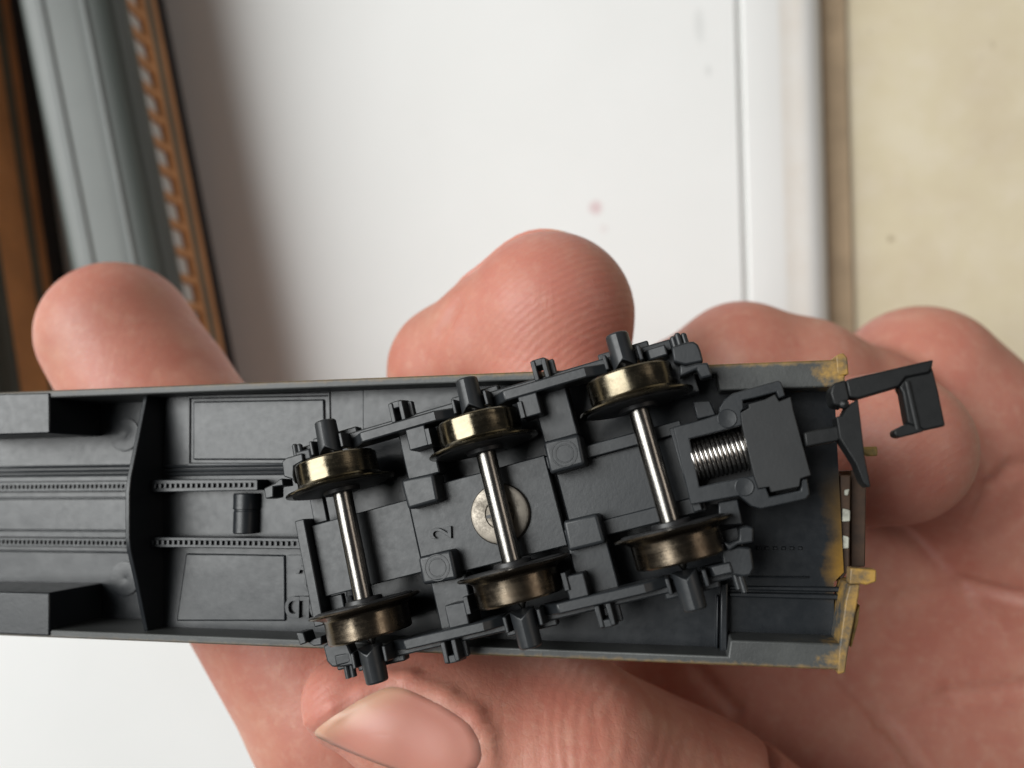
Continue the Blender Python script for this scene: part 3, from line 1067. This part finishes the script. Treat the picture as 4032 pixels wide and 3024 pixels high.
_f = []
for line, r, sink in (([(838, 1470), (880, 1474), (962, 1512), (1022, 1552), (1048, 1598), (1056, 1650), (1030, 1700)], 0.5, 0.34),
                      ([(668, 1560), (720, 1530), (780, 1497), (838, 1470)], 0.40, 0.22)):
    hp = [hit(*q) for q in line]
    for i in range(len(hp) - 1):
        dn = np.array((0, 0, -1.0)) * sink
        _f.append(((hp[i] + dn).astype(np.float32), (hp[i + 1] + dn).astype(np.float32), r))
FOLDS += _f
_g = []
for line, r, lift in (([(1700, 1330), (1790, 1430), (1900, 1540), (2010, 1690)], 0.7, 0.35), ([(1500, 1440), (1590, 1530), (1680, 1660)], 0.6, 0.3),
                      ([(2230, 1000), (2185, 1010), (2140, 1050), (2105, 1130)], 0.6, 0.35), ([(2212, 1290), (2080, 1260), (1940, 1290)], 0.6, 0.3),
                      ([(942, 722), (962, 690), (986, 652)], 0.45, 0.2), ([(1900, 1560), (2050, 1500), (2212, 1480)], 0.6, 0.3)):
    hp = [hit(*q) for q in line]
    for i in range(len(hp) - 1):
        up = np.array((0, 0, 1.0)) * lift
        _g.append(((hp[i] + up).astype(np.float32), (hp[i + 1] + up).astype(np.float32), r))
GROOVES += _g


def surface_nets(lo, hi, step):
    ax = [np.arange(lo[i], hi[i] + step, step, dtype=np.float32) for i in range(3)]
    nx, ny, nz = (len(a) for a in ax)
    F = np.empty((nx, ny, nz), np.float32)
    yy, zz = np.meshgrid(ax[1], ax[2], indexing='ij')
    # coarse pass to skip far slabs is not needed at this size; go slab by slab
    for i0 in range(0, nx, 24):
        xs = ax[0][i0:i0 + 24]
        X3 = np.repeat(xs, ny * nz)
        pts = np.stack([X3, np.tile(yy.ravel(), len(xs)), np.tile(zz.ravel(), len(xs))], 1)
        F[i0:i0 + 24] = hand_sdf(pts).reshape(len(xs), ny, nz)
    F[0] = F[-1] = 1
    F[:, 0] = F[:, -1] = 1
    F[:, :, 0] = F[:, :, -1] = 1
    sgn = F < 0
    corners = [(i, j, k) for i in (0, 1) for j in (0, 1) for k in (0, 1)]
    cnt = sum(sgn[i:nx - 1 + i, j:ny - 1 + j, k:nz - 1 + k].astype(np.int8) for i, j, k in corners)
    act = np.argwhere((cnt > 0) & (cnt < 8))
    vid = -np.ones((nx - 1, ny - 1, nz - 1), np.int64)
    vid[tuple(act.T)] = np.arange(len(act))
    acc = np.zeros((len(act), 3))
    num = np.zeros(len(act))
    for a in range(8):
        for b in range(a + 1, 8):
            ca, cb = np.array(corners[a]), np.array(corners[b])
            if abs(ca - cb).sum() != 1:
                continue
            fa = F[tuple((act + ca).T)]
            fb = F[tuple((act + cb).T)]
            mk = (fa < 0) != (fb < 0)
            t = np.where(mk, fa / np.where(mk, fa - fb, 1), 0)
            acc += mk[:, None] * (act + ca + t[:, None] * (cb - ca))
            num += mk
    V = acc / num[:, None] * step + np.array([a[0] for a in ax])
    faces = []
    for axis in range(3):
        o = [q for q in range(3) if q != axis]
        sl0 = [slice(None)] * 3
        sl1 = [slice(None)] * 3
        sl0[axis] = slice(0, -1)
        sl1[axis] = slice(1, None)
        e = np.argwhere(sgn[tuple(sl0)] != sgn[tuple(sl1)])
        e = e[(e[:, o[0]] > 0) & (e[:, o[1]] > 0) & (e[:, o[0]] < F.shape[o[0]] - 1) & (e[:, o[1]] < F.shape[o[1]] - 1)]
        d1 = np.zeros(3, int)
        d2 = np.zeros(3, int)
        d1[o[0]] = 1
        d2[o[1]] = 1
        q = np.stack([vid[tuple((e - d1 - d2).T)], vid[tuple((e - d2).T)], vid[tuple(e.T)], vid[tuple((e - d1).T)]], 1)
        inside = sgn[tuple(e.T)]
        flip = inside if axis != 1 else ~inside
        q[~flip] = q[~flip][:, ::-1]
        faces.append(q)
    return V, np.concatenate(faces)


def grad(p, e=0.15):
    g = np.stack([hand_sdf(p + np.eye(3)[i] * e) - hand_sdf(p - np.eye(3)[i] * e) for i in range(3)], 1)
    return g / np.linalg.norm(g, axis=1)[:, None]


V, Fq = surface_nets((-48, -62, -135), (90, 12, -48), 0.52)
for _ in range(2):
    V = V - grad(V) * hand_sdf(V)[:, None] * 0.9


def skin():
    t = NT('skin')
    big = t.noise(75, 4, 0.6)
    mid = t.noise(320, 6, 0.65)
    fine = t.noise(2300, 4, 0.7)
    at = t.n('ShaderNodeVertexColor')
    at.layer_name = 'zones'
    pad, wr, _z = t.xyz(at.outputs['Color'])
    col = t.ramp(big, [(0.28, (0.44, 0.165, 0.118)), (0.52, (0.48, 0.208, 0.152)), (0.75, (0.51, 0.262, 0.19))])
    col = t.mix(t.rng(mid, 0.40, 0.72, 0, 0.6), col, (0.42, 0.135, 0.10))
    col = t.mix(t.rng(t.noise(900, 5, 0.7), 0.5, 0.75, 0, 0.4), col, (0.58, 0.36, 0.27))
    col = t.mix(t.math('MULTIPLY', pad, 0.35), col, (0.49, 0.17, 0.135))

    def wave(rot, scale, dist, dscale):
        mp = t.n('ShaderNodeMapping')
        mp.inputs['Rotation'].default_value = rot
        t.l(t.tc.outputs['Object'], mp.inputs[0])
        wv = t.n('ShaderNodeTexWave')
        wv.wave_type = 'BANDS'
        wv.inputs['Scale'].default_value = scale
        wv.inputs['Distortion'].default_value = dist
        wv.inputs['Detail'].default_value = 2
        wv.inputs['Detail Scale'].default_value = dscale
        t.l(mp.outputs[0], wv.inputs['Vector'])
        return wv.outputs['Fac']
    w1 = t.math('MULTIPLY', wave((0.2, 0.3, 0.95), 600, 14, 0.12), pad)      # fingerprint ridges
    w2 = t.math('MULTIPLY', wave((0.0, 0.2, 0.12), 330, 22, 0.3), wr)        # cross wrinkles over the thumb joint
    bm = t.bump(w1, 0.15, 0.00010)
    bm = t.bump(w2, 0.20, 0.00016, bm)
    bm = t.bump(fine, 0.28, 0.00012, bm)
    mp2 = t.n('ShaderNodeMapping')
    mp2.inputs['Rotation'].default_value = (0, 0, 0.5)
    mp2.inputs['Scale'].default_value = (1.0, 0.22, 0.3)
    t.l(t.tc.outputs['Object'], mp2.inputs[0])
    bm = t.bump(t.noise(1500, 4, 0.6, mp2.outputs[0], 0.6), 0.18, 0.00018, bm)
    vor = t.n('ShaderNodeTexVoronoi')
    vor.feature = 'DISTANCE_TO_EDGE'
    vor.inputs['Scale'].default_value = 1500
    t.l(t.tc.outputs['Object'], vor.inputs['Vector'])
    bm = t.bump(t.rng(vor.outputs['Distance'], 0, 0.12, 0, 1), 0.08, 0.0001, bm)
    return t.set(Base_Color=col, Roughness=t.rng(fine, 0.3, 0.7, 0.42, 0.56), Specular_IOR_Level=0.38, Subsurface_Weight=0.42,
                 Subsurface_Radius=(1.0, 0.36, 0.2), Subsurface_Scale=0.0013, Normal=bm)


M_SK = skin()
me = bpy.data.meshes.new('hand')
Vw = (V + np.array((0, 0, HT))) * S
ctr = np.array((0.02, -0.02, 0.075))
me.from_pydata([tuple(p) for p in (Vw - ctr)], [], [tuple(int(i) for i in q) for q in Fq])
bm = bmesh.new()
bm.from_mesh(me)
bmesh.ops.recalc_face_normals(bm, faces=bm.faces)
bm.to_mesh(me)
bm.free()
me.shade_smooth()
me.materials.append(M_SK)
zc = me.color_attributes.new('zones', 'FLOAT_COLOR', 'POINT')
zv = np.zeros((len(V), 4), np.float32)
zv[:, 3] = 1
for c_, r_, k_ in ((P(270, 720, 71), 8.0, 0.45), (P(1215, 690, 59), 8.0, 1.0), (P(1960, 970, 60), 8.0, 0.7), (P(715, 1490, 55), 5.0, 1.0)):
    zv[:, 0] = np.maximum(zv[:, 0], k_ * np.clip(1.5 - np.linalg.norm(V - c_, axis=1) / r_, 0, 1))
zv[:, 1] = np.clip(1.6 - np.linalg.norm((V - P(1400, 1620, 51)) * np.array((1, 0.8, 1)), axis=1) / 8.0, 0, 1)
zc.data.foreach_set('color', zv.ravel())
hand = bpy.data.objects.new('hand', me)
C.objects.link(hand)
hand.location = ctr
tag(hand, 'bare hand gripping the upturned model vehicle between thumb and curled fingers', 'hand')


# ---- nails, laid on the finger surface
def nail_mat():
    t = NT('fingernail')
    at = t.n('ShaderNodeVertexColor')
    at.layer_name = 'tip'
    s_ = t.xyz(at.outputs['Color'])
    col = t.mix(t.noise(260, 4), (0.50, 0.235, 0.18), (0.47, 0.195, 0.155))
    col = t.mix(s_[0], col, (0.53, 0.30, 0.205))
    return t.set(Base_Color=col, Roughness=0.42, Specular_IOR_Level=0.4, Subsurface_Weight=0.4, Subsurface_Radius=(1, 0.4, 0.25), Subsurface_Scale=0.001,
                 Normal=t.bump(t.noise(700, 3), 0.1, 0.0001))


def nail(outline, tip_edge, lift=0.16, d0=48, name='fingernail'):
    poly = np.array(outline, float)
    n = len(poly)
    # densify
    dens = []
    for i in range(n):
        for t in (0, 0.25, 0.5, 0.75):
            dens.append(poly[i] * (1 - t) + poly[(i + 1) % n] * t)
    dens = np.array(dens)
    for _ in range(2):
        dens = (np.roll(dens, 1, 0) + dens * 2 + np.roll(dens, -1, 0)) / 4
    c = dens.mean(0)
    R = 7
    pix = [c]
    rad = [0.0]
    for r in range(1, R + 1):
        for q in dens:
            pix.append(c + (q - c) * r / R)
            rad.append(r / R)
    pix = np.array(pix)
    rad = np.array(rad)
    dirs = np.stack([(pix[:, 0] - 1106) / KP, -(pix[:, 1] - 829.5) / KP, -np.ones(len(pix))], 1)
    ln = np.linalg.norm(dirs, axis=1)
    t = np.full(len(pix), float(d0))
    for _ in range(60):
        dd = hand_sdf(dirs * t[:, None])
        t += np.clip(dd, -1, 2) / ln * 0.8
    hit = dirs * t[:, None]
    ok = t < 75
    if not ok.all():
        t[~ok] = t[ok].max()
        hit = dirs * t[:, None]
    N = grad(hit)
    off = lift * (1 - rad ** 4) + 0.02
    pts = hit + N * off[:, None]
    pts = np.concatenate([pts, hit - N * 0.25])
    m_ = len(dens)
    f = [(0, 1 + i, 1 + (i + 1) % m_) for i in range(m_)]
    for r in range(R - 1):
        for i in range(m_):
            j = (i + 1) % m_
            a = 1 + r * m_
            b = 1 + (r + 1) * m_
            f.append((a + i, b + i, b + j, a + j))
    base = len(pix)
    a = 1 + (R - 1) * m_
    for i in range(m_):
        j = (i + 1) % m_
        f.append((a + i, base + a + i, base + a + j, a + j))
    mm = bpy.data.meshes.new(name)
    mm.from_pydata([tuple(((p + np.array((0, 0, HT))) * S) - ctr) for p in pts], [], f)
    b_ = bmesh.new()
    b_.from_mesh(mm)
    bmesh.ops.recalc_face_normals(b_, faces=b_.faces)
    b_.to_mesh(mm)
    b_.free()
    mm.shade_smooth()
    ca = mm.color_attributes.new('tip', 'FLOAT_COLOR', 'POINT')
    e0, e1 = np.array(tip_edge[0], float), np.array(tip_edge[1], float)
    nn = np.array((-(e1 - e0)[1], (e1 - e0)[0]))
    nn /= np.linalg.norm(nn)
    dist = np.abs((np.concatenate([pix, pix]) - e0) @ nn)
    for i, d in enumerate(dist):
        k = float(np.clip(1.25 - d / 42, 0, 1))
        ca.data[i].color = (k, k, k, 1)
    mm.materials.append(M_NAIL)
    o = bpy.data.objects.new(name, mm)
    C.objects.link(o)
    o.parent = hand
    return o


M_NAIL = nail_mat()
nail([(684, 1592), (678, 1580), (704, 1558), (776, 1512), (836, 1482), (875, 1486), (955, 1524), (1014, 1563), (1036, 1602), (1042, 1640), (1010, 1690), (940, 1690), (828, 1655), (742, 1620), (704, 1602)],
     ((665, 1580), (840, 1480)))

# middle fingernail, seen edge-on along the far side of the fingertip
A_, B_ = P(1000, 655, 67.5), P(1238, 512, 64.5)
acr = nrm((0.30, 0.05, -1.0))
na, nb = 14, 10
pts, tips = [], []
for i in range(na + 1):
    for j in range(nb + 1):
        a, b = i / na, j / nb * 2 - 1
        wd = 4.6 * (1 - 0.25 * (1 - a)) * (1 if 0.08 < a else 0.8)
        pts.append(A_ * (1 - a) + B_ * a + acr * (b * wd + 2.2))
        tips.append(a)
pts = np.array(pts)
for _ in range(8):
    pts = pts - grad(pts) * hand_sdf(pts)[:, None] * 0.9
N_ = grad(pts)
ta = np.array(tips)
offn = 0.26 * np.clip(np.minimum(ta * 5, (1 - ta) * 4), 0, 1) + 0.02
pts = np.concatenate([pts + N_ * offn[:, None], pts - N_ * 0.25])
f = []
st = nb + 1
top = (na + 1) * st
for i in range(na):
    for j in range(nb):
        q = (i * st + j, (i + 1) * st + j, (i + 1) * st + j + 1, i * st + j + 1)
        f.append(q)
edge = [j for j in range(st)] + [i * st + nb for i in range(1, na + 1)] + [na * st + j for j in range(nb - 1, -1, -1)] + [i * st for i in range(na - 1, 0, -1)]
for k in range(len(edge)):
    a, b = edge[k], edge[(k + 1) % len(edge)]
    f.append((a, b, top + b, top + a))
mm = bpy.data.meshes.new('fingernail')
mm.from_pydata([tuple(((p + np.array((0, 0, HT))) * S) - ctr) for p in pts], [], f)
b_ = bmesh.new()
b_.from_mesh(mm)
bmesh.ops.recalc_face_normals(b_, faces=b_.faces)
b_.to_mesh(mm)
b_.free()
mm.shade_smooth()
ca = mm.color_attributes.new('tip', 'FLOAT_COLOR', 'POINT')
for i, a in enumerate(tips + tips):
    k = float(np.clip((a - 0.8) * 6, 0, 1))
    ca.data[i].color = (k, k, k, 1)
mm.materials.append(M_NAIL)
o = bpy.data.objects.new('fingernail', mm)
C.objects.link(o)
o.parent = hand
